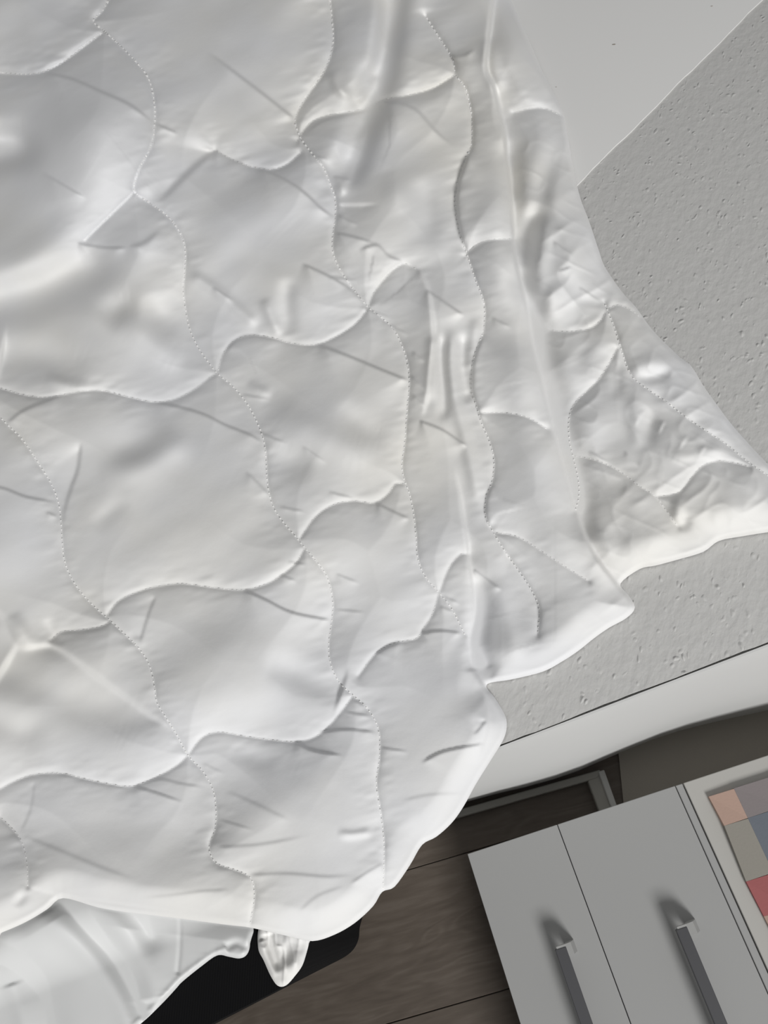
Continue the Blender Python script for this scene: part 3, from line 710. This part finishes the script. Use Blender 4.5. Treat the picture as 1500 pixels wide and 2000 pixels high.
# keep the polygon simple: order is front edge -> right end -> ledge side -> far left
bench = tag(empty('black_bench', (*np.mean(bp_, axis=0), 0)), 'black ribbed fabric bench under the satin sheet, on the floor', 'bench')
prism('seat', poly, ZB - .16, ZB, M_BLACK, bench, bevel=0)
ctr = np.mean(poly, axis=0)
prism('base', [ctr + (p - ctr) * .93 for p in poly], 0., ZB - .16, M_BLACK, bench)

# ------------------------------------------------------------------ white frame and mat on the floor
frame = tag(empty('floor_frame', (*at(1165, 1510, .02)[:2], 0)), 'low grey-white frame lying on the floor between ledge and cabinet', 'frame')
def quad(pts, z): return [at(u, v, z)[:2] for u, v in pts]
prism('long_rail', quad([(840, 1597), (1172, 1503), (1172, 1513), (1166, 1520), (840, 1612)], .03), 0, .03, M_FRAME, frame, bevel=.002, seg=1)
prism('side_rail', quad([(1148, 1525), (1178, 1509), (1225, 1640), (1196, 1652)], .028), 0, .028, M_FRAME, frame, bevel=.002, seg=1)
prism('rim', quad([(1168, 1507), (1180, 1503), (1228, 1638), (1218, 1643)], .034), 0, .034, M_CARC, frame, bevel=.002, seg=1)

mat_o = prism('floor_mat', quad([(1205, 1440), (1660, 1300), (1720, 1470), (1225, 1640)], .006), 0, .006, M_MAT, None)
tag(mat_o, 'plain taupe mat on the floor along the white ledge', 'mat')

# ------------------------------------------------------------------ white two-door cabinet
ZC = .21
A0 = at(913, 1668, ZC); A1 = at(1318, 1535, ZC)
# door-plane axes: across (cX) and lengthwise (cY, towards the bottom of the photo)
cX = (A1 - A0)[:2]; WID = np.linalg.norm(cX); cX /= WID
Bv = (at(1008, 2000, ZC) - A0)[:2]; Bv /= np.linalg.norm(Bv)
cY = np.array([cX[1], -cX[0]])
print('cabinet skew deg', math.degrees(math.acos(max(-1, min(1, np.dot(cY, Bv))))), 'width', WID)
LEN = .95
def cp(x, y): return np.array([A0[0], A0[1]]) + cX * x + cY * y
def crect(x0, x1, y0, y1): return [cp(x0, y0), cp(x1, y0), cp(x1, y1), cp(x0, y1)]
G = at(1090.5, 1616, ZC); gx = np.dot(G[:2] - A0[:2], cX)
cab = tag(empty('white_cabinet', (*cp(WID / 2, LEN / 2), 0)), 'white two-door cabinet with long dark grey bar handles beside the floor frame', 'cabinet')
prism('body', crect(.004, WID + .018, .004, LEN), 0, ZC - .021, M_CARC, cab, bevel=.001, seg=1)
prism('edge_strip', crect(WID + .0025, WID + .018, .0, LEN), ZC - .021, ZC - .003, M_LACQ, cab, bevel=.001, seg=1)
d1 = prism('door', crect(0, gx - .0008, 0, LEN), ZC - .019, ZC, M_LACQ, cab, bevel=.0012, seg=2)
d2 = prism('door', crect(gx + .0008, WID, 0, LEN), ZC - .019, ZC, M_LACQ, cab, bevel=.0012, seg=2)

def handle(door, pe, pb):
    """pe: end of the bar (u,v) left corner; foot stands at its right"""
    ZH = ZC + .05
    a = at(*pe, ZH)[:2]; x0 = np.dot(a - A0[:2], cX); y0 = np.dot(a - A0[:2], cY)
    f_ = at(*pb, ZC + .012)[:2]; x1 = np.dot(f_ - A0[:2], cX); bw = .0235
    h = prism('handle', crect(x0, x0 + bw, y0, LEN - .1), ZH - .011, ZH, M_BAR, None, bevel=.0015, seg=2)
    h.parent = door
    # foot: block curving from the bar end sideways down to the door
    prof = [(x0 + .004, ZH - .001), (x0 + bw, ZH - .001), (x0 + bw + (x1 - x0 - bw) * .55, ZH - .008), (x1 - .002, ZC + .014), (x1, ZC), (x1 - .017, ZC), (x0 + bw, ZH - .018), (x0 + .004, ZH - .012)]
    for yy in (y0 - .004, LEN - .1):
        bm = bmesh.new(); n = len(prof)
        va = [bm.verts.new((*cp(x, yy), z)) for x, z in prof]; vb = [bm.verts.new((*cp(x, yy + .022), z)) for x, z in prof]
        bm.faces.new(va); bm.faces.new(vb[::-1])
        for i in range(n): bm.faces.new((va[i], vb[i], vb[(i + 1) % n], va[(i + 1) % n]))
        bmesh.ops.recalc_face_normals(bm, faces=bm.faces)
        me = bpy.data.meshes.new('handle_foot'); bm.to_mesh(me); bm.free()
        o = link('handle_foot', me, M_FOOT); o.parent = door
handle(d1, (1084, 1855), (1123, 1842))
handle(d2, (1320, 1816), (1361, 1799))

# ------------------------------------------------------------------ plain white cabinet beside it with a patchwork cloth
cab2 = tag(empty('plain_cabinet', (*cp(WID + .2, LEN / 2), 0)), 'plain warm-white cabinet under the patchwork cloth', 'cabinet')
prism('body', crect(WID + .020, WID + .52, .006, LEN), 0, ZC - .012, M_PANEL, cab2, bevel=.001, seg=1)
prism('top_panel', crect(WID + .020, WID + .52, 0, LEN), ZC - .012, ZC + .002, M_PANEL, cab2, bevel=.0015, seg=2)

cl = tag(empty('patchwork_cloth', (*at(1440, 1650, ZC)[:2], ZC + .002)), 'peach, grey, blue and red patchwork cloth on the plain white cabinet', 'cloth')
ZP = ZC + .012
K = lambda u, v: (lambda p: (np.dot(p - A0[:2], cX), np.dot(p - A0[:2], cY)))(at(u, v, ZP)[:2])
x_a, y_a = K(1386, 1560); x_b, y_b = K(1429, 1541)
_, y_1 = K(1435, 1606); _, y_2 = K(1478, 1715); _, y_3 = K(1492, 1790)
P = {'peach': patch_mat('peach_patch', (.42, .29, .235)), 'mauve': patch_mat('mauve_grey_patch', (.215, .19, .19)), 'greige': patch_mat('greige_patch', (.26, .245, .215)),
     'slate': patch_mat('slate_blue_patch', (.135, .15, .175)), 'red': patch_mat('red_patch', (.33, .105, .105))}
xs = [x_a, x_b + .004, x_b + .09, x_b + .176, x_b + .262]
ys = [min(y_a, y_b), y_1, y_2, y_3, y_3 + .085, y_3 + .2, y_3 + .285]
grid = [['peach', 'mauve', 'greige', 'peach'], ['greige', 'slate', 'mauve', 'greige'], ['red', 'greige', 'slate', 'red'], ['peach', 'red', 'peach', 'mauve'], ['slate', 'greige', 'red', 'slate'], ['mauve', 'peach', 'greige', 'peach']]
for i, row in enumerate(grid):
    for j, nme in enumerate(row):
        jx = .004 * math.sin(i * 2.1)
        pts = [cp(xs[j] + (jx if j == 0 else 0), ys[i]), cp(xs[j + 1], ys[i] + .001), cp(xs[j + 1], ys[i + 1]), cp(xs[j] + (.004 * math.sin((i + 1) * 2.1) if j == 0 else 0), ys[i + 1])]
        prism('patch', pts, ZC + .0025, [ZP + .003 * math.sin(i * 1.7 + j), ZP + .003 * math.sin(i * 1.7 + j + 1), ZP + .003 * math.sin(i * 1.7 + 1.7 + j + 1), ZP + .003 * math.sin(i * 1.7 + 1.7 + j)], P[nme], cl, bevel=.0003, seg=1)
